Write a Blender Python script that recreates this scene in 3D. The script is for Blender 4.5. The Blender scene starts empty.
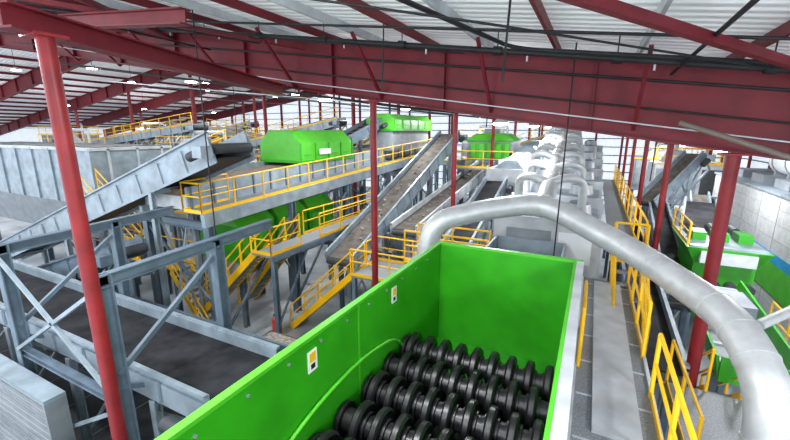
import bpy, math, random
from mathutils import Vector as V, Matrix
random.seed(7)
S=bpy.context.scene
S.view_settings.view_transform='Standard'
S.view_settings.look='None'
S.view_settings.exposure=0.25
# ---------------------------------------------------------------- materials
def mat(name,col,rough=.5,metal=0.,var=.12,scale=3.,emit=0.,bump=0.,col2=None,stretch=None,spec=None):
    m=bpy.data.materials.new(name);m.use_nodes=True
    n=m.node_tree.nodes;l=m.node_tree.links;b=n['Principled BSDF']
    b.inputs['Roughness'].default_value=rough;b.inputs['Metallic'].default_value=metal
    if spec is not None: b.inputs['Specular IOR Level'].default_value=spec
    tc=n.new('ShaderNodeTexCoord');mp=n.new('ShaderNodeMapping')
    if stretch: mp.inputs['Scale'].default_value=stretch
    no=n.new('ShaderNodeTexNoise');no.inputs['Scale'].default_value=scale;no.inputs['Detail'].default_value=6
    l.new(tc.outputs['Object'],mp.inputs['Vector']);l.new(mp.outputs[0],no.inputs['Vector'])
    r=n.new('ShaderNodeValToRGB');r.color_ramp.elements[0].position=.3;r.color_ramp.elements[1].position=.7
    c2=col2 or tuple(min(1,c*(1+var)) for c in col);c1=tuple(c*(1-var) for c in col) if not col2 else col
    r.color_ramp.elements[0].color=(*c1,1);r.color_ramp.elements[1].color=(*c2,1)
    l.new(no.outputs['Fac'],r.inputs[0]);l.new(r.outputs[0],b.inputs['Base Color'])
    if emit:
        b.inputs['Emission Color'].default_value=(*col,1);b.inputs['Emission Strength'].default_value=emit
    if bump:
        bp=n.new('ShaderNodeBump');bp.inputs['Strength'].default_value=bump
        l.new(no.outputs['Fac'],bp.inputs['Height']);l.new(bp.outputs[0],b.inputs['Normal'])
    return m
GREEN=mat('green_paint',(.028,.32,.008),.36,0,.16,1.5)
GREEN2=mat('green_paint_light',(.07,.43,.02),.4,0,.12,2)
RED=mat('red_oxide_steel',(.135,.008,.015),.5,0,.25,2,spec=.35)
REDD=mat('red_column_paint',(.20,.012,.016),.45,0,.25,2,spec=.35)
BLUEG=mat('bluegrey_steel',(.11,.155,.20),.5,.1,.25,2)
LBLUE=mat('pale_steel',(.27,.33,.38),.42,.2,.25,2)
GREY=mat('grey_paint',(.22,.245,.27),.5,0,.2,2)
LGREY=mat('light_grey_sheet',(.48,.51,.54),.42,.15,.2,2)
DGREY=mat('dark_grey',(.04,.045,.05),.6,0,.3,3)
BLACK=mat('black_rubber',(.012,.012,.014),.5,0,.4,5,spec=.3)
ROTOR=mat('rotor_black',(.010,.010,.011),.36,.1,.5,5)
BELT=mat('conveyor_belt',(.010,.011,.013),.8,0,.3,2,col2=(.035,.036,.04),spec=.15)
BELTG=mat('dusty_grey_belt',(.07,.062,.055),.8,0,.3,3,col2=(.16,.14,.125),spec=.2)
BROWN=mat('dusty_belt',(.12,.085,.06),.8,0,.2,5,col2=(.24,.18,.135),spec=.2)
YEL=mat('safety_yellow',(.90,.50,.005),.4,0,.06,2)
GALV=mat('galvanized',(.50,.52,.53),.45,.35,.12,4)
WHITE=mat('white_panel',(.78,.81,.83),.5,0,.05,1)
CONC=mat('concrete',(.26,.28,.30),.5,0,.2,.35,col2=(.60,.63,.66))
BLOCKS=mat('blocks',(.46,.47,.48),.7,0,.15,3)
JOINT=mat('block_joint',(.34,.35,.36),.7)
BLUE=mat('blue_stripe',(.02,.28,.55),.5)
ORANGE=mat('extinguisher_red',(.7,.05,.03),.3)
TAN=mat('tan_pipe',(.15,.12,.10),.6)
LABEL=mat('label_white',(.8,.8,.78),.5)
LEMIT=mat('led_lens',(1,1,1),.4,0,0,1,emit=20)
GRATE=mat('grating',(.24,.26,.28),.6,.3,.3,30)
SCRAP=mat('mixed_recyclables',(.12,.10,.08),.8,0,.3,9,col2=(.45,.4,.34),bump=.5)
def corrug(name,col,axis,per=.3,emit=0.,dark=.7):
    m=bpy.data.materials.new(name);m.use_nodes=True
    n=m.node_tree.nodes;l=m.node_tree.links;b=n['Principled BSDF']
    tc=n.new('ShaderNodeTexCoord');sp=n.new('ShaderNodeSeparateXYZ');l.new(tc.outputs['Object'],sp.inputs[0])
    mu=n.new('ShaderNodeMath');mu.operation='MULTIPLY';mu.inputs[1].default_value=2*math.pi/per
    l.new(sp.outputs[axis],mu.inputs[0]);si=n.new('ShaderNodeMath');si.operation='SINE';l.new(mu.outputs[0],si.inputs[0])
    bp=n.new('ShaderNodeBump');bp.inputs['Strength'].default_value=.6;bp.inputs['Distance'].default_value=.03
    l.new(si.outputs[0],bp.inputs['Height']);l.new(bp.outputs[0],b.inputs['Normal'])
    b.inputs['Base Color'].default_value=(*col,1);b.inputs['Roughness'].default_value=.5
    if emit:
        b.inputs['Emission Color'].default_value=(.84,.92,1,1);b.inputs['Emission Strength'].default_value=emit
    return m
ROOF=corrug('roof_deck_selflit',(.92,.93,.94),'Y',.3,.10)  # weak emission added so the ceiling reads brighter; it is no lamp
WALLM=corrug('wall_panel_selflit',(.80,.87,.94),'X',.3,.60)  # translucent cladding; emission added to brighten the back wall
WALLM2=corrug('wall_panel_side_selflit',(.80,.87,.94),'Y',.3,.5)  # same added emission for the side walls
CORRG=corrug('corrugated_grey',(.34,.36,.38),'Z',.25)
# ---------------------------------------------------------------- mesh builder
Z=V((0,0,1))
class G:
    def __init__(s,name): s.name=name;s.v=[];s.f=[];s.m=[];s.sm=[];s.ms=[]
    def mi(s,m):
        if m not in s.ms: s.ms.append(m)
        return s.ms.index(m)
    def add(s,vs,fs,m,smooth=False):
        o=len(s.v);s.v+=[tuple(x) for x in vs];k=s.mi(m)
        for f in fs: s.f.append([i+o for i in f]);s.m.append(k);s.sm.append(smooth)
    def hexa(s,c,m): s.add(c,[(0,3,2,1),(4,5,6,7),(0,1,5,4),(1,2,6,5),(2,3,7,6),(3,0,4,7)],m)
    def box(s,x0,x1,y0,y1,z0,z1,m):
        s.hexa([(x0,y0,z0),(x1,y0,z0),(x1,y1,z0),(x0,y1,z0),(x0,y0,z1),(x1,y0,z1),(x1,y1,z1),(x0,y1,z1)],m)
    def frus(s,b,t,m):  # b,t = (x0,x1,y0,y1,z)
        s.hexa([(b[0],b[2],b[4]),(b[1],b[2],b[4]),(b[1],b[3],b[4]),(b[0],b[3],b[4]),(t[0],t[2],t[4]),(t[1],t[2],t[4]),(t[1],t[3],t[4]),(t[0],t[3],t[4])],m)
    def beam(s,p,q,w,h,m,up=None):
        p=V(p);q=V(q);d=(q-p).normalized();u0=V(up) if up else (Z if abs(d.z)<.98 else V((0,1,0)))
        a=d.cross(u0).normalized()*w/2;u=a.cross(d).normalized()*h/2
        s.hexa([p-a-u,p+a-u,q+a-u,q-a-u,p-a+u,p+a+u,q+a+u,q-a+u],m)
    def ibeam(s,p,q,w,h,m,up=None,t=.03):
        p=V(p);q=V(q);d=(q-p).normalized();u0=V(up) if up else (Z if abs(d.z)<.98 else V((0,1,0)))
        a=d.cross(u0).normalized();u=a.cross(d).normalized()
        s.beam(p,q,t,h-2*t,m,up);o=u*(h/2-t/2)
        s.beam(p+o,q+o,w,t,m,up);s.beam(p-o,q-o,w,t,m,up)
    def cyl(s,p,q,r,m,n=10,r2=None,caps=True):
        p=V(p);q=V(q);d=(q-p).normalized();u0=Z if abs(d.z)<.98 else V((0,1,0))
        a=d.cross(u0).normalized();u=a.cross(d).normalized();r2=r if r2 is None else r2
        vs=[];
        for i in range(n):
            t=2*math.pi*i/n;e=a*math.cos(t)+u*math.sin(t);vs.append(p+e*r)
        for i in range(n):
            t=2*math.pi*i/n;e=a*math.cos(t)+u*math.sin(t);vs.append(q+e*r2)
        s.add(vs,[(i,(i+1)%n,n+(i+1)%n,n+i) for i in range(n)],m,n>6)
        if caps: s.add(vs,[tuple(range(n))[::-1],tuple(range(n,2*n))],m)
    def tube(s,pts,r,m,n=14,bend=.5,k=6,bands=False):
        P=[V(p) for p in pts];L=[P[0]]
        for i in range(1,len(P)-1):
            a=P[i-1]-P[i];b=P[i+1]-P[i];ra=min(bend,a.length*.45,b.length*.45)
            A=P[i]+a.normalized()*ra;B=P[i]+b.normalized()*ra
            for j in range(k+1):
                t=j/k;L.append(A*(1-t)**2+P[i]*2*t*(1-t)+B*t*t)
        L.append(P[-1]);vs=[];ref=None
        for i,c in enumerate(L):
            d=((L[min(i+1,len(L)-1)]-L[max(i-1,0)])).normalized()
            if ref is None: ref=d.cross(Z if abs(d.z)<.9 else V((1,0,0))).normalized()
            ref=(ref-d*ref.dot(d)).normalized();o=d.cross(ref)
            for j in range(n):
                t=2*math.pi*j/n;vs.append(c+(ref*math.cos(t)+o*math.sin(t))*r)
        fs=[(i*n+j,i*n+(j+1)%n,(i+1)*n+(j+1)%n,(i+1)*n+j) for i in range(len(L)-1) for j in range(n)]
        s.add(vs,fs,m,True);N=len(vs)-n
        s.add(vs[:n],[tuple(range(n))[::-1]],m);s.add(vs[N:],[tuple(range(n))],m)
        if bands:
            for i in range(len(L)-1):
                seg=(L[i+1]-L[i]).length
                if seg>1.3:
                    q=int(seg/1.2)
                    for j in range(q+1):
                        c=L[i].lerp(L[i+1],j/q);d=(L[i+1]-L[i]).normalized();s.cyl(c-d*.035,c+d*.035,r*1.07,m,n)
                elif i%3==0 and seg>0: 
                    c=L[i];d=(L[i+1]-L[i]).normalized();s.cyl(c-d*.015,c+d*.015,r*1.04,m,n)
    def rail(s,pts,m=None,h=1.07,r=.032,sp=1.5,toe=True):
        m=m or YEL;P=[V(p) for p in pts]
        for a,b in zip(P[:-1],P[1:]):
            L=(b-a).length;k=max(1,round(L/sp))
            for i in range(k+1):
                c=a.lerp(b,i/k);s.cyl(c,c+Z*h,r,m,6)
            s.cyl(a+Z*h,b+Z*h,r,m,6);s.cyl(a+Z*h*.55,b+Z*h*.55,r*.8,m,6)
            if toe: s.beam(a+Z*.06,b+Z*.06,.02,.12,m)
    def stairs(s,t,b,w,m=None,rails=True):
        t=V(t);b=V(b);d=b-t;hd=V((d.x,d.y,0)).normalized();sd=V((-hd.y,hd.x,0))*w/2;n=max(3,int(abs(d.z)/.2))
        for e in (sd,-sd):
            s.beam(t+e,b+e,.06,.26,YEL)
            if rails: s.rail([t+e,b+e],sp=1.2,toe=False,h=1.0)
        for i in range(1,n):
            c=t.lerp(b,i/n);s.beam(c-sd,c+sd,.26,.04,GRATE)
    def done(s):
        me=bpy.data.meshes.new(s.name);me.from_pydata(s.v,[],s.f)
        for m in s.ms: me.materials.append(m)
        me.polygons.foreach_set('material_index',s.m);me.polygons.foreach_set('use_smooth',s.sm);me.update()
        o=bpy.data.objects.new(s.name,me);S.collection.objects.link(o);return o
def conveyor(p,q,w,side=BLUEG,belt=BELT,dep=.45,legs=3,z0=0,name='belt_conveyor',lw=.18,guards=.25,cleat=0,rail=None,truss=False,load=0):
    g=G(name);p=V(p);q=V(q);d=(q-p);L=d.length;d.normalize();sd=d.cross(Z).normalized()*w/2;u=sd.cross(d).normalized()
    for e in (sd,-sd):
        g.beam(p+e-u*dep*.3,q+e-u*dep*.3,.06,dep,side,up=u)
        g.beam(p+e*1.03+u*guards,q+e*1.03+u*guards,.10,.06,side,up=u)
        g.beam(p+e*.96+u*guards*.5,q+e*.96+u*guards*.5,.03,guards,side,up=u)
        k=max(2,int(L/1.4))
        for i in range(k+1):
            c=p.lerp(q,i/k)+e*1.07-u*dep*.2;g.beam(c-u*dep*.45,c+u*dep*.5,.06,.06,side,up=d)
        if truss:
            td=dep*.8+.7;k=max(2,int(L/1.5));g.beam(p+e-u*td,q+e-u*td,.1,.1,side,up=u)
            for i in range(k):
                a=p.lerp(q,i/k)+e;b=p.lerp(q,(i+1)/k)+e
                g.beam(a-u*td,b-u*dep*.7,.07,.07,side);g.beam(b-u*td,b-u*dep*.7,.07,.07,side,up=d)
    g.beam(p,q,w*.94,.04,belt,up=u);g.beam(p-u*dep*.6,q-u*dep*.6,w*.9,.03,BLACK,up=u)
    rr=min(.16,dep*.32)
    for c in (p,q): g.cyl(c-sd*.97-u*rr,c+sd*.97-u*rr,rr,DGREY,12)
    if cleat:
        k=int(L/cleat)
        for i in range(k):
            c=p.lerp(q,(i+.5)/k)+u*.04;g.beam(c-sd*.9,c+sd*.9,.05,.06,BLACK,up=u)
    for i in range(load):
        c=p.lerp(q,random.uniform(.05,.95))+sd*random.uniform(-.7,.7)+u*.06
        r=random.uniform(.04,.10);e=V((random.uniform(-1,1),random.uniform(-1,1),.2)).normalized()
        g.beam(c-e*r,c+e*r,r,r*.6,SCRAP)
    m=q+sd*1.5-u*.2
    g.box(m.x-.2,m.x+.2,m.y-.2,m.y+.2,m.z-.2,m.z+.15,side);g.cyl(m-d*.2,m-d*.65,.15,DGREY,12)
    for i in range(legs):
        t=(i+.5)/legs;c=p.lerp(q,t);zz=c.z-dep*.8
        if zz-z0<.4: continue
        A=c+sd;B=c-sd
        for e in (A,B): g.ibeam((e.x,e.y,z0),(e.x,e.y,zz),lw,lw,side)
        g.beam((A.x,A.y,zz),(B.x,B.y,zz),lw,lw,side)
        if zz-z0>2.2: g.beam((A.x,A.y,z0+.4),(B.x,B.y,zz-.3),.07,.07,side);g.beam((B.x,B.y,z0+.4),(A.x,A.y,zz-.3),.07,.07,side)
    if rail:
        for e in (sd*1.05,-sd*1.05)[:rail]: g.rail([p+e+u*.1,q+e+u*.1],h=.9)
    return g
# ---------------------------------------------------------------- room shell
XR=14.;XL=-80.;YF=52.;YN=-4.
def roofz(x): return 10.25-.14*x if x>-35 else 15.15+.14*(x+35)
g=G('floor');g.box(XL,XR,YN,YF,-.2,0,CONC);g.done()
g=G('floor_dark_sheet');g.box(-26,-3.4,.5,8.0,0,.02,DGREY)  # dark sheet added to darken the floor around the low conveyors
for x in range(-26,-3,2): g.box(x,x+.03,.5,8,.02,.025,GREY)
g.done()
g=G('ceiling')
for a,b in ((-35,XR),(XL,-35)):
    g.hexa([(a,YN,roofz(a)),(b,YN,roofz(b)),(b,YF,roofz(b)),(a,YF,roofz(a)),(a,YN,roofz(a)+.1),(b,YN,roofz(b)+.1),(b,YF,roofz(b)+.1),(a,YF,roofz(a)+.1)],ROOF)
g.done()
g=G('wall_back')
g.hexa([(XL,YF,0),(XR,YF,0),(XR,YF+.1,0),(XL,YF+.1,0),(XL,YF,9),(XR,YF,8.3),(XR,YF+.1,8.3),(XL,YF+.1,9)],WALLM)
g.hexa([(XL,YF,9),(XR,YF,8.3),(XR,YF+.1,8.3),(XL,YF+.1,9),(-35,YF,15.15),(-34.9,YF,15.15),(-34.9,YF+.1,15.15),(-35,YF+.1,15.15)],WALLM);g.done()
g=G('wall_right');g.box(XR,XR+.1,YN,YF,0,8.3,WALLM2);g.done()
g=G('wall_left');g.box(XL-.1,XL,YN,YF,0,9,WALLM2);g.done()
g=G('wall_girts')
for i in range(12):
    z=1+i*.95
    g.beam((XL,YF-.15,z),(XR,YF-.15,z),.12,.10,BLUEG)
    if z<8: g.beam((XR-.15,YN,z),(XR-.15,YF,z),.12,.10,BLUEG)
for x in range(-78,14,6):
    g.beam((x,YF-.3,0),(x,YF-.3,roofz(x)-.3),.22,.22,REDD)
for y in range(2,52,8): g.beam((XR-.3,y,0),(XR-.3,y,8),.22,.22,REDD)
g.done()
# rafters
def rafter(y):
    g=G('roof_rafter')
    for a,b in ((-35.,XR-.2),(-35.,XL+.2)):
        def dp(x): 
            return 1.25+.45*max(0,min(1,(x+28)/31)) if x>-35 else 1.25
        n=14
        for i in range(n):
            x0=a+(b-a)*i/n;x1=a+(b-a)*(i+1)/n;zt0=roofz(x0+1e-6)-.22;zt1=roofz(x1-1e-6)-.22
            zb0=zt0-dp(x0)+.1;zb1=zt1-dp(x1)+.1
            g.beam((x0,y,zt0),(x1,y,zt1),.32,.035,RED);g.beam((x0,y,zb0),(x1,y,zb1),.32,.04,RED)
            g.hexa([(x0,y-.01,zb0),(x1,y-.01,zb1),(x1,y+.01,zb1),(x0,y+.01,zb0),(x0,y-.01,zt0),(x1,y-.01,zt1),(x1,y+.01,zt1),(x0,y+.01,zt0)],RED)
            if y<30: g.beam((x0,y,zb0),(x0,y,zt0),.02,.28,RED,up=(0,1,0))
    g.done()
for y in (10,17.5,25,32.5,40,47.5): rafter(y)
g=G('roof_purlins')
x=-33.5
while x<13:
    z=roofz(x)-.11;g.beam((x,YN,z),(x,YF,z),.06,.18,RED if int((x+40)/1.55)%2 else LGREY);x+=1.55
x=-36.5
while x>-79:
    z=roofz(x)-.11;g.beam((x,YN,z),(x,YF,z),.07,.2,RED);x-=2.5
g.done()
g=G('flange_braces')
for x in (-21,-17.9,-14.8,-11.7,-8.6,-5.5,-2.4,.7,3.8):
    zb=roofz(x)-.22-1.5
    for y in (10,17.5):
        g.beam((x,y,zb+.1),(x,y-1.5,roofz(x)-.2),.07,.07,RED);g.beam((x,y,zb+.1),(x,y+1.5,roofz(x)-.2),.07,.07,RED)
for xa,xb in ((-20,-14),(-14,-8),(-2,4),(-8,-14)):
    g.beam((xa,2.8,roofz(xa)-.45),(xb,9.8,roofz(xb)-.45),.12,.12,RED)
g.done()
g=G('tie_beam')
g.ibeam((-6.9,2.5,9.95),(-9.0,9.8,9.75),.3,.32,RED);g.ibeam((-20,5.5,roofz(-20)-1.2),(-7.4,5.5,roofz(-7.4)-.6),.25,.3,RED);g.done()
def column(x,y,zt,r=.14):
    g=G('steel_column');g.cyl((x,y,0),(x,y,zt),r,REDD,14);g.box(x-.25,x+.25,y-.25,y+.25,0,.04,REDD);g.box(x-.22,x+.22,y-.2,y+.2,zt-.04,zt,REDD);g.done()
def rbot(x): return roofz(x)-.22-(1.25+.45*max(0,min(1,(x+28)/31)))+.08
column(-6.98,2.96,9.8,.115);column(-5.8,10,rbot(-5.8),.10);column(2.48,10,rbot(2.48),.13)
for y in (17.5,25,32.5,40,47.5):
    for x in (2.48,-5.8): column(x,y,rbot(x),.11)
    if y>20:
        for x in (-16.2,-25,-34,-44,-55,10): column(x,y,rbot(x) if x>-35 else roofz(x)-1.4,.15)
# pipes under the roof
g=G('sprinkler_pipe')
def sp(x): return 10.0-.145*(x+4.3)+.45
g.tube([(x,8.6,sp(x)) for x in (-26,6)],.06,BLACK,10);
for i in range(14):
    x=-24+i*2.2;g.cyl((x-.09,8.6,sp(x-.09)),(x+.09,8.6,sp(x+.09)),.09,BLACK,10);g.cyl((x,8.6,sp(x)),(x,8.6,roofz(x)),.012,BLACK,5);g.cyl((x+.6,8.6,sp(x+.6)-.16),(x+.6,8.6,sp(x+.6)),.02,GALV,6)
g.done()
g=G('sprinkler_pipe');g.tube([(-2.6,4.6,roofz(-2.6)-.4),(-1.6,8.3,roofz(-1.6)-.4),(6,8.3,roofz(6)-.4)],.04,BLACK,8);g.tube([(-30,13,12.6),(-6,13,9.3),(-2,13,8.9)],.05,BLACK,8)
g.tube([(-14,3,roofz(-14)-.5),(-9,9,roofz(-9)-.5)],.045,BLACK,8);g.tube([(-24,7,roofz(-24)-.5),(4,7,roofz(4)-.3)],.025,BLACK,8)
g.tube([(-12,9.7,11.2),(-12,4,11.3)],.03,BLACK,8);g.tube([(1.2,9.7,9.6),(1.2,5,9.7)],.03,BLACK,8)
g.tube([(-28,9.75,13.4),(8,9.75,8.55)],.03,BLACK,8);g.tube([(-26,9.7,12.75),(8,9.7,7.95)],.022,BLACK,8);g.done()
g=G('exhaust_pipe');g.tube([(1.4,9.2,8.65),(2.2,9.0,8.35),(6,8.6,6.9)],.05,TAN,12,bands=True);g.done()
g=G('hanging_cables')
for x,y,z0 in ((-.62,9.6,5.2),(-9.2,7.0,3.5),(-1.3,6,9.2),(-4.4,8,9.5),(-16,14,8),(-3,12,8.6),(-8,14,8.5),(1.6,14,7)):
    g.cyl((x,y,z0),(x+.05,y,roofz(x)),.018,BLACK,5)
g.tube([(-22,9.5,12.2),(-8,9.4,9.9),(8,9.4,7.6)],.016,LGREY,6)
g.tube([(-30,20,11.8),(0,22,8.6)],.03,BLACK,6);g.tube([(-34,16,12.2),(-8,16,9.6)],.03,LGREY,6)
g.tube([(-40,26,13),(-2,28,8.9)],.04,BLUEG,6);g.tube([(-46,36,12.6),(0,36,9)],.04,BLUEG,6)
g.tube([(-6,3.5,10.6),(-1.5,5.5,9.9),(3,9,9.4)],.018,BLACK,6);g.tube([(-12,5,11.3),(-7,8,10.7),(-3,9.5,10.3)],.018,BLACK,6)
g.done()
# lamps
for y in (-2.5,2.2,14,22,30,40):
    for x in (-50,-38,-28,-19,-10.5,-3,5):
        z=roofz(x)-1.9 if y>9 else roofz(x)-.9
        g=G('high_bay_light');g.cyl((x,y,z),(x,y,z+.18),.28,LGREY,14,.12);g.cyl((x,y,z-.05),(x,y,z),.27,LEMIT,14);g.cyl((x,y,z+.15),(x,y,roofz(x)),.015,BLACK,5)
        o=g.done()
        a=bpy.data.lights.new('lamp','AREA');a.shape='DISK';a.size=.9;a.energy=250;a.color=(.95,.98,1)
        la=bpy.data.objects.new('lamp_light',a);la.location=(x,y,z-.07);S.collection.objects.link(la);la.parent=o
        if x in (-50,-28,-10.5,5,-3) :
            a=bpy.data.lights.new('ceiling_fill','POINT');a.shadow_soft_size=.3;a.energy=150;a.color=(.97,.98,1)  # added fill light below the fixture, brightens the ceiling
            la=bpy.data.objects.new('ceiling_fill_light',a);la.location=(x,y,z-.5);S.collection.objects.link(la);la.parent=o
# ---------------------------------------------------------------- green hopper with disc screen
g=G('green_infeed_hopper')
zt=5.9;zb=2.6;xa,xb=-3.0,-.12;yb=8.25;y0=-.5
def wall(x0,x1,y0,y1): g.box(x0,x1,y0,y1,zb,zt,GREEN)
wall(xa-.06,xa,y0,yb);wall(xb,xb+.06,y0,yb);g.box(xa-.06,xb+.06,yb,yb+.06,zb,zt,GREEN)
g.box(xa-.08,xa+.02,y0,yb+.1,zt,zt+.05,GREEN2);g.box(xb-.02,xb+.03,y0,yb+.1,zt,zt+.05,GREEN2);g.box(xb+.03,xb+.16,y0,yb+.1,zt,zt+.05,LGREY);g.box(xa-.08,xb+.16,yb-.0,yb+.12,zt,zt+.052,GREEN2)
for y in (0.2,1.9,3.6,5.3,7.0):
    g.box(xa-.16,xa-.06,y,y+.1,zb,zt-.1,GREEN);g.box(xb+.06,xb+.16,y,y+.1,zb,zt,GREY)
for x in (-2.1,-1.1): g.box(x,x+.1,yb+.06,yb+.16,zb,zt,GREEN)
g.box(xa,xa+.012,4.62,4.66,zb,zt,GREEN2)
g.box(xb+.06,xb+.075,y0,yb,zb,zt,LGREY)
g.tube([(xa+.04,6.5,3.9),(xa+.04,5.9,4.75),(xa+.04,4.6,5.0),(xa+.04,3.2,4.9),(xa+.04,1.5,4.2)],.028,GREEN2,8,bend=1.0)
for i in range(12): g.cyl((xa,.6+i*.62,zt-.12),(xa+.02,.6+i*.62,zt-.12),.02,GREY,6)
g.box(xa,xb,6.45,yb,3.4,3.5,GREEN)
for y,z in ((5.75,5.74),(3.42,5.74)):
    g.box(xa,xa+.012,y,y+.18,z-.3,z,LABEL);g.box(xa+.012,xa+.016,y+.03,y+.15,z-.16,z-.03,YEL);g.box(xa+.012,xa+.016,y+.05,y+.13,z-.26,z-.19,BLACK)
g.box(xa-.1,xb+.1,y0,yb,2.3,2.6,DGREY)
for x in (xa-.1,xb+.1):
    for y in (.2,4,8): g.ibeam((x,y,0),(x,y,2.3),.25,.25,BLUEG)
g.done()
g=G('disc_screen_rotors')
for k,y in enumerate((1.9,2.64,3.38,4.12,4.86,5.6,6.3)):
    z=4.28;g.cyl((xa,y,z),(xb,y,z),.17,ROTOR,18)
    g.cyl((xa+.03,y,z),(xa+.10,y,z),.26,ROTOR,18)
    nd=9
    for i in range(nd):
        x=xa+.22+(i+(.5 if k%2 else 0))*.31
        if x>xb-.1: continue
        g.cyl((x-.065,y,z),(x-.035,y,z),.31,ROTOR,26,.345);g.cyl((x-.035,y,z),(x+.035,y,z),.345,ROTOR,26);g.cyl((x+.035,y,z),(x+.065,y,z),.345,ROTOR,26,.31)
        g.cyl((x-.11,y,z),(x+.11,y,z),.21,ROTOR,18)
g.box(xa,xb,0,6.6,3.0,3.1,BLACK)  # black sheet put in for the dark below the rotors
g.done()
# ---------------------------------------------------------------- galvanized duct
g=G('galvanized_duct')
g.tube([(-3.75,9.35,3.6),(-3.75,9.4,6.1),(-2.6,10.1,6.42),(-1.1,10.85,6.65),(1.1,9.56,5.87),(2.29,7.54,5.54),(2.5,6.3,5.0),(2.42,5.9,2.6),(2.42,5.9,.3)],.28,GALV,20,bend=.75,bands=True)
g.tube([(-1.05,10.8,6.63),(-1.15,13,6.95),(-2.0,31,8.75)],.24,GALV,18,bend=.5,bands=True)
g.tube([(2.6,7.6,5.5),(3.3,8.4,5.6),(4.3,9.4,5.9)],.08,GALV,10)
for i in range(8):
    y=12.7+i*2.35;tx=-1.15-.85*(y-13)/17;tz=6.95+1.65*(y-13)/17
    for sgn in (-1,1):
        x1=tx+sgn*.95
        g.tube([(tx,y-.3,tz+.05),(tx+sgn*.5,y-.1,tz+.25),(x1,y+.3,tz+.1),(x1,y+.45,tz-.9)],.13,GALV,12,bend=.35,k=4)
g.done()
# ---------------------------------------------------------------- optical sorter bank
g=G('optical_sorter_bank')
for i in range(7):
    y=12+i*2.7;zc=5.9+i*.27
    g.box(-2.5,.35,y+.13,y+2.7,zc-2.4,zc,LGREY);g.box(-2.6,.45,y,y+.13,zc-2.5,zc+.08,LGREY)
    g.box(-2.45,.3,y+.25,y+2.6,zc,zc+.02,LBLUE)
    for xc in (-1.9,-.3):
        g.cyl((xc,y+1.5,zc+.02),(xc,y+1.5,zc+.35),.42,LGREY,18,.36);g.cyl((xc,y+1.5,zc+.35),(xc,y+1.5,zc+.42),.25,GREY,14)
    g.box(.35,.40,y+.4,y+1.2,zc-1.6,zc-.5,GREY);g.box(-2.2,-.9,y-.03,y,zc-1.2,zc-.3,GREY);g.box(-.7,.2,y-.03,y,zc-1.2,zc-.3,WHITE)
    g.box(.35,.39,y+1.6,y+2.4,zc-1.6,zc-.5,WHITE)
    for x in (-2.4,.25): g.ibeam((x,y+.3,0),(x,y+.3,zc-2.4),.22,.22,BLUEG)
    if i>2:
        g.box(-4.9,-2.8,y,y+2.4,zc-2.3,zc-.1,LGREY);g.frus((-4.6,-3.1,y+.2,y+2.2,zc-.1),(-4.1,-3.5,y+.6,y+1.8,zc+.3),LBLUE)
        for x in (-4.8,-2.9): g.ibeam((x,y+.3,0),(x,y+.3,zc-2.3),.2,.2,BLUEG)
g.done()
g=G('access_platform')
g.box(.7,1.5,12,32,5.0,5.08,GRATE);g.rail([(1.45,12,5.08),(1.45,32,5.08)]);g.rail([(.7,11.5,5.08),(1.45,11.5,5.08)])
for y in range(13,32,4): g.ibeam((1.3,y,0),(1.3,y,5),.16,.16,BLUEG)
g.stairs((1.1,12,5.0),(1.1,9.4,3.4),.7)
g.done()
g=G('metal_chute_hopper')
g.frus((-1.9,-1.0,10.6,11.4,3.2),(-2.35,-.55,9.9,11.7,4.9),GREY);g.box(-2.4,-.5,9.85,9.9,4.5,5.35,LBLUE);g.box(-2.4,-.5,11.7,11.75,4.5,5.35,LBLUE);g.box(-2.45,-2.4,9.85,11.75,4.5,5.35,LBLUE);g.box(-.5,-.45,9.85,11.75,4.5,5.35,LBLUE)
g.box(-2.3,-.6,10,11.6,4.9,4.95,DGREY)
for x in (-2.3,-.6): g.ibeam((x,10.1,0),(x,10.1,4.5),.14,.14,BLUEG)
g.done()
# ---------------------------------------------------------------- walkway right of hopper
g=G('grating_walkway')
g.box(.1,1.15,-.5,11.5,4.42,4.5,GRATE);g.box(.05,.1,-.5,11.5,4.3,4.55,LGREY);g.box(1.15,1.2,-.5,11.5,4.3,4.55,LGREY)
for y in range(0,12): g.box(.12,1.13,y,y+.03,4.5,4.515,LGREY)
g.box(.35,.95,5.2,11.2,4.5,4.56,LGREY)
g.rail([(1.15,2,4.5),(1.15,6.4,4.5)]);g.rail([(1.15,7.6,4.5),(1.15,11.4,4.5)])
g.rail([(.12,6.8,4.5),(.12,8.2,4.5)])
for y in (0,3,6,9,11.3):
    for x in (.15,1.1): g.ibeam((x,y,0),(x,y,4.4),.15,.15,BLUEG)
g.box(1.2,2.0,3.5,6.4,3.3,3.38,LGREY)
g.done()
# right area
conveyor((1.85,9.8,3.1),(1.85,22,3.9),.95,LBLUE,BELT,legs=4).done()
conveyor((3.1,15,2.9),(3.5,27,4.6),.8,LBLUE,BELT,legs=4).done()
g=G('green_sided_chute')
g.hexa([(3.0,10.2,3.0),(3.06,10.2,3.0),(3.06,14.8,3.5),(3.0,14.8,3.5),(2.9,10.2,3.6),(2.96,10.2,3.6),(2.96,14.8,4.0),(2.9,14.8,4.0)],GREEN)
g.hexa([(4.3,10.2,3.0),(4.36,10.2,3.0),(4.36,14.8,3.5),(4.3,14.8,3.5),(4.4,10.2,3.6),(4.46,10.2,3.6),(4.46,14.8,4.0),(4.4,14.8,4.0)],GREEN)
g.box(3.0,4.4,10.15,10.2,3.0,3.6,GREEN);g.beam((3.68,10.2,3.2),(3.68,14.8,3.7),1.3,.05,GREY)
for i in range(6): y=10.6+i*.75;g.beam((3.0,y,3.25+i*.08),(4.35,y,3.25+i*.08),.12,.12,LGREY)
g.box(3.3,4.1,12.2,13.4,3.6,4.1,GREY);g.cyl((3.4,13.5,3.9),(4.0,13.5,3.9),.22,GREY,14)
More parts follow.
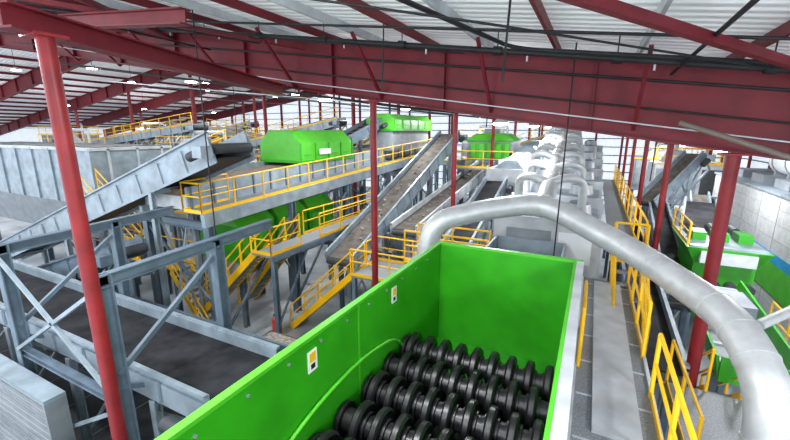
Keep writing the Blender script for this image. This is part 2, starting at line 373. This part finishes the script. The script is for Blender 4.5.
for y in (10.6,14.2):
    for x in (3.05,4.3): g.ibeam((x,y,0),(x,y,3.0),.15,.15,BLUEG)
g.done()
g=G('green_shredder_machine')
g.box(3.5,5.2,16.3,19,2.8,4.0,GREEN);g.frus((3.5,5.2,16.3,19,4.0),(3.2,5.5,16.0,19.3,4.6),GREEN);g.box(3.3,5.4,16.1,19.2,4.58,4.66,LBLUE)
g.box(3.6,5.1,15.95,16.2,4.1,4.5,LGREY)
for i in range(4): g.cyl((3.7+i*.45,16.0,3.3),(3.7+i*.45,16.3,3.3),.17,DGREY,12)
for i in range(3): g.box(3.5+i*.65,3.9+i*.65,17,17.8,4.66,4.95,GREEN);g.cyl((3.7+i*.65,18.2,4.8),(3.7+i*.65,18.9,4.8),.16,DGREY,12)
for x in (3.6,5.1):
    for y in (16.4,18.9): g.ibeam((x,y,0),(x,y,2.8),.2,.2,BLUEG)
g.rail([(3.2,16,4.66),(3.2,19,4.66)],h=.8)
g.done()
conveyor((2.9,25.5,4.6),(5.2,28,7.2),1.0,LBLUE,BELTG,legs=2,truss=True).done()
conveyor((4.2,19.6,4.4),(5.0,24,5.0),1.2,GREY,BELT,legs=2).done()
conveyor((5.4,21,1.2),(6.1,30,4.6),.9,LBLUE,BELTG,legs=2).done()
g=G('access_platform')
g.box(1.9,3.3,6.9,9.6,2.92,3.0,GRATE);g.rail([(1.95,6.9,3),(1.95,9.5,3)]);g.rail([(3.3,6.9,3),(3.3,8.6,3)]);g.stairs((2.98,9.6,3),(3.0,12.3,.9),.6)
for x in (2,3.2):
    for y in (7,9.4): g.ibeam((x,y,0),(x,y,2.9),.15,.15,BLUEG)
g.done()
g=G('access_platform')
g.box(4.9,5.7,12,16,1.92,2.0,GRATE);g.rail([(5.7,12,2.0),(5.7,16,2.0)]);g.rail([(4.9,12,2.0),(5.7,12,2.0)])
for y in (12.2,15.8): g.ibeam((5.6,y,0),(5.6,y,1.9),.15,.15,BLUEG)
g.done()
g=G('concrete_block_building')
g.box(7,13,15,31,0,5.9,BLOCKS)
for k in range(9):
    z=.4+k*.62
    g.box(6.985,7,15,31,z,z+.02,JOINT);g.box(7,13,14.985,15,z,z+.02,JOINT)
for y in range(15,31,2): g.box(6.985,7,y,y+.02,0,5.9,JOINT)
g.box(6.97,6.985,15,31,3.2,3.6,BLUE);g.box(6.97,6.985,15,31,2.0,3.2,GREEN2);g.box(6.9,13,14.9,31,5.9,6.0,LBLUE)
for y in range(16,31,3): g.box(7.5,9,y,y+1.6,6.0,6.4,GREY)
g.done()
g=G('white_storage_tank');g.cyl((8.4,21.5,7.15),(8.4,25.5,7.15),.7,WHITE,20);g.cyl((8.4,21.3,7.15),(8.4,21.5,7.15),.45,GALV,20,.7)
for y in (22,23.5,25): g.box(7.9,8.9,y,y+.2,6.4,6.8,GREY);g.cyl((8.4,y,7.15),(8.4,y+.08,7.15),.73,GREY,20)
g.tube([(8.4,21.4,7.15),(8.4,20.5,7.15),(8.4,20.5,6.0)],.12,GALV,10);g.done()
# ---------------------------------------------------------------- main left deck
g=G('elevated_deck')
A=V((-12,8.7,5.66));B=V((-12,32,6.9))
g.beam(A+V((0,0,-.25)),B+V((0,0,-.25)),.2,.5,LBLUE);g.beam(A+V((-3.6,0,-.25)),B+V((-3.6,0,-.25)),.2,.5,LBLUE)
g.beam(A+V((-.5,0,0)),B+V((-.5,0,0)),1.0,.06,GRATE)
g.rail([A,B]);g.rail([A,A+V((-1,0,0)),A+V((-1,2.0,.1))])
for y in (8.9,13.2,17.8,22.4,27,31.5):
    z=5.66+(y-8.7)*.0532-.5
    for x in (-12,-15.6): g.ibeam((x,y,0),(x,y,z),.28,.28,BLUEG);
    g.ibeam((-12,y,z),(-15.6,y,z),.2,.28,BLUEG)
    g.beam((-12,y,2),(-15.6,y,z-.3),.09,.09,BLUEG)
    if y<31: g.beam((-12,y,.6),(-12,y+4.4,z-.2),.09,.09,BLUEG)
g.done()
g=G('belt_conveyor')
def slopebox(g,x0,x1,y0,y1,zo0,zo1,m):
    s=.0532;a=5.66+(y0-8.7)*s;b=5.66+(y1-8.7)*s
    g.hexa([(x0,y0,a+zo0),(x1,y0,a+zo0),(x1,y1,b+zo0),(x0,y1,b+zo0),(x0,y0,a+zo1),(x1,y0,a+zo1),(x1,y1,b+zo1),(x0,y1,b+zo1)],m)
slopebox(g,-15.5,-13.1,8.9,31,0,.5,LGREY);slopebox(g,-15.3,-13.3,8.9,31,.5,.75,BROWN)
slopebox(g,-13.1,-13.0,8.9,31,0,.85,LBLUE);slopebox(g,-15.6,-15.5,8.9,31,0,.95,LBLUE)
for y in range(9,31): slopebox(g,-13.0,-12.95,y,y+.08,0,.85,BLUEG)
g.done()
g=G('green_screen_cover')
def hood(x0,x1,y0,y1,z0,z1,c=.5):
    pr=[(x0,z0),(x1,z0),(x1,z1-c),(x1-c,z1),(x0+c,z1),(x0,z1-c)]
    n=len(pr);vs=[(x,y0,z) for x,z in pr]+[(x,y1,z) for x,z in pr]
    g.add(vs,[tuple(range(n)),tuple(range(2*n-1,n-1,-1))]+[(i,n+i,n+(i+1)%n,(i+1)%n) for i in range(n)],GREEN2)
    k=int((y1-y0)/1.1)
    for i in range(k+1):
        y=y0+(y1-y0)*i/k;g.box(x1,x1+.05,y-.04,y+.04,z0,z1-c,GREEN);g.box(x0+c,x1-c,y-.03,y+.03,z1,z1+.05,GREEN)
        if i<k: g.box(x1+.005,x1+.02,y+.25,y+.8,z0+.3,z0+.32,DGREY)
    g.box(x0-.05,x1+.08,y0-.05,y1+.05,z0-.08,z0+.06,GREEN)
hood(-15.7,-13.0,15.2,19.8,7.0,8.5,.6)
g.box(-12.93,-12.92,16.6,17.6,7.3,7.6,WHITE)
g.done()
g=G('green_screen_cover');hood(-14.2,-12.0,23.5,30,8.6,9.6,.35)
g.box(-14,-12.2,23.6,29.9,7.2,8.6,GREY)
g.done()
conveyor((-15.0,20,7.4),(-13.6,24,9.2),1.4,BLUEG,BROWN,legs=1,z0=6.9,cleat=.5).done()
g=G('green_ballistic_separator')
for i,y in enumerate((10.9,13.2,15.5)):
    g.box(-15.6+.3,-12.9,y,y+2.1,3.0,4.6,GREEN);g.frus((-15.3,-12.9,y,y+2.1,4.6),(-15.0,-13.4,y+.1,y+2.0,5.05),GREEN2)
    g.box(-12.9,-12.86,y+.2,y+.9,3.3,4.3,GREEN2);g.box(-12.9,-12.86,y+1.1,y+1.9,3.3,4.3,GREEN2);g.cyl((-12.9,y+1,2.7),(-12.6,y+1,2.7),.28,DGREY,14)
g.box(-15.3,-12.9,10.9,17.6,2.4,3.0,GREY)
for y in (11,14,17.3):
    for x in (-15.1,-13.0): g.ibeam((x,y,0),(x,y,2.4),.2,.2,BLUEG)
g.done()
g=G('access_platform')
g.box(-11.2,-10.2,10,19,3.92,4,GRATE);g.rail([(-10.2,10,4),(-10.2,11.6,4)]);g.rail([(-10.2,12.9,4),(-10.2,19,4)]);g.rail([(-11.2,13,4),(-11.2,19,4)]);g.rail([(-11.2,10,4),(-10.2,10,4)])
g.beam((-10.2,10,3.85),(-10.2,19,3.85),.08,.2,BLUEG)
for y in (10.2,14.5,18.8): g.ibeam((-10.3,y,0),(-10.3,y,3.9),.18,.18,BLUEG);g.beam((-10.3,y,1),(-10.3,y+2,3.8),.07,.07,BLUEG)
g.stairs((-11.2,10.6,4.0),(-14.2,10.2,1.0),.9);g.stairs((-11.2,12.3,4.0),(-14.4,12.3,.4),.9)
g.done()
g=G('access_platform')
g.box(-8.0,-4.6,11.9,14,2.92,3,GRATE);g.rail([(-8,13.1,3),(-8,14,3),(-4.6,14,3)]);g.rail([(-8,11.9,3),(-4.6,11.9,3)])
for x in (-7.9,-4.7):
    for y in (12,13.9): g.ibeam((x,y,0),(x,y,2.9),.16,.16,BLUEG)
g.stairs((-8.0,12.5,3),(-11.2,12.3,.05),1.0)
g.done()
g=G('access_platform')
g.box(-5.2,-2.5,10.9,12,4.22,4.3,GRATE);g.rail([(-5.2,10.9,4.3),(-2.5,10.9,4.3)]);g.rail([(-5.2,12,4.3),(-2.7,12,4.3)])
for x in (-5.1,-2.6): g.ibeam((x,11,0),(x,11,4.2),.16,.16,BLUEG)
g.done()
# centre inclined conveyors
conveyor((-9,12.6,3.3),(-9,26,8.3),1.3,LBLUE,BELTG,dep=.6,legs=4,load=25).done()
conveyor((-7.2,15,4.2),(-7.4,30,6.0),1.2,LGREY,BELTG,legs=4,load=20).done()
conveyor((-4.3,13,4.0),(-4.3,19.8,6.0),1.0,LBLUE,BELT,legs=3).done()
g=G('green_sorting_machine')
g.box(-7.6,-4.6,25.5,28,6.6,7.9,GREY);g.box(-7.4,-4.8,25.45,25.5,6.7,7.8,GREEN)
for i in range(5): g.box(-7.3+i*.55,-7.0+i*.55,25.4,25.45,6.8,7.7,GREEN2)
g.frus((-7.7,-4.5,25.3,28.1,7.9),(-7.0,-5.2,25.6,27.8,8.35),GREEN2);g.box(-6.6,-5.6,26,27.4,8.35,8.65,GREY)
for x in (-7.9,-4.8): g.ibeam((x,25.6,0),(x,25.6,6.6),.25,.25,BLUEG)
g.rail([(-8,24.4,6.2),(-4.4,24.4,6.2)]);g.box(-8,-4.4,24.3,24.85,6.1,6.2,GRATE)
g.done()
# ---------------------------------------------------------------- left incline conveyor and box hopper
conveyor((-31,9,1.3),(-10.6,9,8.1),1.5,LBLUE,BELT,dep=.75,legs=3,guards=.4,truss=False,load=60).done()
conveyor((-26,7.2,.9),(-14,7.2,4.6),1.1,BLUEG,BELT,dep=.5,legs=3,truss=True).done()
g=G('steel_bunker_hopper')
g.box(-42,-23,10.8,15,4.6,7.6,LBLUE);g.frus((-40,-25,11.5,14.5,2.4),(-42,-23,10.8,15,4.6),GREY)
g.box(-42.1,-22.9,10.7,15.1,7.5,7.65,LGREY)
for i in range(10): g.box(-42+i*2.1,-41.9+i*2.1,10.7,10.8,4.6,7.6,LBLUE)
for y in (11.5,13,14.4): g.box(-23,-22.9,y,y+.12,4.6,7.6,LGREY)
g.box(-41.7,-23.3,11.1,14.7,7.65,7.68,DGREY)
for x in (-40,-32,-25):
    for y in (11.6,14.4): g.ibeam((x,y,0),(x,y,3),.3,.3,BLUEG)
g.done()
g=G('access_platform')
g.box(-23,-15.9,10,10.9,2.42,2.5,GRATE);g.rail([(-23,10,2.5),(-18.6,10,2.5)]);g.rail([(-17.4,10,2.5),(-15.9,10,2.5)]);g.rail([(-23,10.9,2.5),(-15.9,10.9,2.5)])
g.stairs((-23,10.4,5.6),(-18.6,10.4,2.5),.9) ;g.stairs((-15.9,10.2,2.5),(-13.2,9.8,.1),.9)
for x in (-22.8,-19.5,-16.2): g.ibeam((x,10.1,0),(x,10.1,2.4),.18,.18,BLUEG)
g.done()
# low conveyor + support frames
conveyor((-24,5.1,3.2),(-6.2,5.1,3.2),1.9,LBLUE,BELT,dep=.5,legs=5,guards=.3).done()
conveyor((-20,6.9,2.2),(-5.4,6.9,2.2),1.2,BLUEG,BELT,dep=.5,legs=4).done()
conveyor((-10.0,2.0,1.6),(-3.6,2.0,2.2),1.2,BLUEG,BELT,dep=.5,legs=3).done()
conveyor((-4.6,3.4,1.2),(-4.6,9.6,2.0),1.1,GREY,BELT,dep=.4,legs=3).done()
g=G('steel_support_frame')
for x in (-12.8,-8.3):
    for y in (3.7,6.3): g.ibeam((x,y,0),(x,y,5.8),.26,.26,BLUEG)
    g.ibeam((x,3.6,5.65),(x,8.2,5.85),.2,.26,BLUEG);g.beam((x,3.7,3.6),(x,6.3,5.5),.1,.1,BLUEG);g.beam((x,6.3,2.0),(x,3.7,3.3),.1,.1,BLUEG)
g.ibeam((-12.8,3.7,2.9),(-8.3,3.7,2.9),.16,.2,BLUEG)
g.beam((-12.8,3.6,3.0),(-8.3,3.6,5.5),.08,.08,LBLUE);g.beam((-12.8,3.6,5.5),(-8.3,3.6,3.0),.08,.08,LBLUE)
g.beam((-12.8,3.6,.3),(-8.3,3.6,2.8),.08,.08,LBLUE)
g.done()
g=G('corrugated_barrier')
g.box(-20,-10.5,3.15,3.5,0,2.5,CORRG)
for i in range(12): g.box(-20,-10.45,3.12,3.15,.1+i*.2,.18+i*.2,GREY)
g.box(-20.05,-10.4,3.1,3.52,2.5,2.6,LBLUE);g.box(-10.5,-10.4,3.1,3.52,0,2.5,GREY)
g.done()
g=G('fire_extinguisher')
g.cyl((-11.2,10.9,.25),(-11.2,10.9,.85),.12,ORANGE,14);g.cyl((-11.2,10.9,.85),(-11.2,10.9,.97),.12,ORANGE,14,.04);g.cyl((-11.2,10.9,.97),(-11.2,10.9,1.08),.04,BLACK,8)
g.box(-11.4,-11.0,11.08,11.12,0,1.4,YEL);g.box(-11.33,-11.07,11.07,11.08,1.1,1.4,ORANGE);g.box(-11.35,-11.05,10.75,11.1,0,.25,DGREY)
g.done()
# ---------------------------------------------------------------- floor level clutter
def bin_(x,y,m):
    g=G('steel_bin');g.frus((x+.15,x+1.35,y+.1,y+1.0,.12),(x,x+1.5,y,y+1.1,1.1),m);g.box(x-.04,x+1.54,y-.04,y+1.14,1.08,1.14,DGREY);g.box(x+.1,x+1.4,y+.1,y+1,1.14,1.2,SCRAP)
    for a in (x+.25,x+1.2): g.cyl((a,y+.2,.06),(a+.06,y+.2,.06),.06,BLACK,10);g.cyl((a,y+.9,.06),(a+.06,y+.9,.06),.06,BLACK,10)
    g.done()
for x,y,m in ((-10.2,8.6,BLUEG),(-7.6,8.6,GREEN),(-6.9,15.5,GREY),(-11.9,20,BLUEG),(-8.2,9.9,GREY)): bin_(x,y,m)
def cabinet(x,y,m=LGREY):
    g=G('control_cabinet');g.box(x,x+1.2,y,y+.5,.1,2.0,m);g.box(x+.02,x+.58,y-.02,y,.15,1.95,GREY);g.box(x+.62,x+1.18,y-.02,y,.15,1.95,GREY);g.box(x+.5,x+.55,y-.05,y-.02,1,1.2,BLACK);g.box(x-.03,x+1.23,y-.03,y+.53,0,.1,DGREY);g.box(x+.2,x+.4,y-.03,y-.02,1.5,1.7,YEL);g.done()
for x,y in ((-11.6,21.5),(-7.4,11.2),(3.9,30)): cabinet(x,y)
# ---------------------------------------------------------------- far background machinery
def tower(x,y,w,d,h,m=GREY):
    g=G('machine_tower');g.box(x,x+w,y,y+d,h*.55,h,m);g.box(x-.1,x+w+.1,y-.1,y+d+.1,h*.55-.1,h*.55,LBLUE)
    for a in (x+.1,x+w-.1):
        for b in (y+.1,y+d-.1): g.ibeam((a,b,0),(a,b,h*.55),.25,.25,BLUEG)
    g.rail([(x-.1,y-.1,h),(x+w+.1,y-.1,h),(x+w+.1,y+d,h)],sp=1.8);g.beam((x+.1,y+.05,.3),(x+w-.1,y+.05,h*.5),.1,.1,BLUEG)
    k=max(2,int(w/1.2))
    for i in range(k): g.box(x+.1+i*w/k,x+w/k-.1+i*w/k,y-.04,y,h*.6,h*.95,(GREY,LBLUE,DGREY)[(i+int(h*3))%3])
    g.frus((x+w*.15,x+w*.55,y+d*.2,y+d*.8,h),(x+w*.25,x+w*.45,y+d*.35,y+d*.65,h+.9),LGREY)
    g.tube([(x+w*.35,y+d*.5,h+.8),(x+w*.35,y+d*.5,h+1.4),(x+w*1.1,y+d*.5,h+1.4),(x+w*1.1,y+d*.5,h*.5)],.14,GALV,8,bend=.3,k=3)
    g.done()
for a in ((-23.5,17,2.8,3,6.2,GREY),(-32,20,5,4,7,LGREY),(-21,26,3,3,7,LGREY),(-41,24,6,4,7.4,GREY),(-31,33.5,5,4,7.6,LGREY),(-20,35,3.5,4,7.6,GREY),(-53,28,6,4,8,LGREY),(-41,41,6,4,8,GREY),(-13,41.5,4,4,7.6,LGREY),(-9.5,33.5,2,4,7,GREY),(4,33.5,4,4,6.2,LGREY),(-54,41,8,4,8,LGREY),(3.4,42,5,3,6,GREY),(-48,18.5,5,3,7.2,LGREY),(-62,24,5,4,8,GREY),(-51,34,4,3,8.4,LBLUE),(-26,41,5,4,8.6,LGREY)): tower(*a)
for p,q,w in (((-30,16.5,4.5),(-19,16.5,7.6),1.2),((-46,22.5,7.4),(-30,22.5,9.0),1.4),((-24.0,27,5),(-24.0,38,8.4),1.2),((-38,30,8.8),(-22,30,6.5),1.2),((-17.8,22,5),(-17.8,34,8.6),1.2),((-60,38,6),(-40,38,9.6),1.4),((-12,38.5,5),(-4,38.5,8),1.2),((-22,14,5.2),(-16.5,14,7.2),1.2),((-34,27,6.5),(-19,27.5,9.4),1.2)):
    conveyor(p,q,w,LBLUE,BROWN,dep=.6,legs=3,rail=1,truss=True).done()
g=G('equipment_platform')
for x0,x1,y0,y1,z in ((-22.5,-16.5,11.6,13,4.6),(-30,-17,24.6,25.8,5.4),(-11,-8.4,27,33,6.4)):
    g.box(x0,x1,y0,y1,z-.1,z,GRATE);g.rail([(x0,y0,z),(x1,y0,z),(x1,y1,z)]);g.box(x0,x1,y0-.05,y0,z-.3,z,LBLUE)
    for x in (x0+.2,(x0+x1)/2,x1-.2): g.ibeam((x,y0+.1,0),(x,y0+.1,z-.1),.22,.22,BLUEG)
g.done()
# ---------------------------------------------------------------- world, camera
w=bpy.data.worlds.new('World');S.world=w;w.use_nodes=True
w.node_tree.nodes['Background'].inputs[0].default_value=(.85,.92,1,1);w.node_tree.nodes['Background'].inputs[1].default_value=1.9
c=bpy.data.cameras.new('Camera');co=bpy.data.objects.new('Camera',c);S.collection.objects.link(co);S.camera=co
co.location=(0,0,8.5);co.rotation_euler=(math.radians(90-12.97),0,math.radians(27))
c.sensor_width=36;c.lens=36*386/790;c.clip_end=300
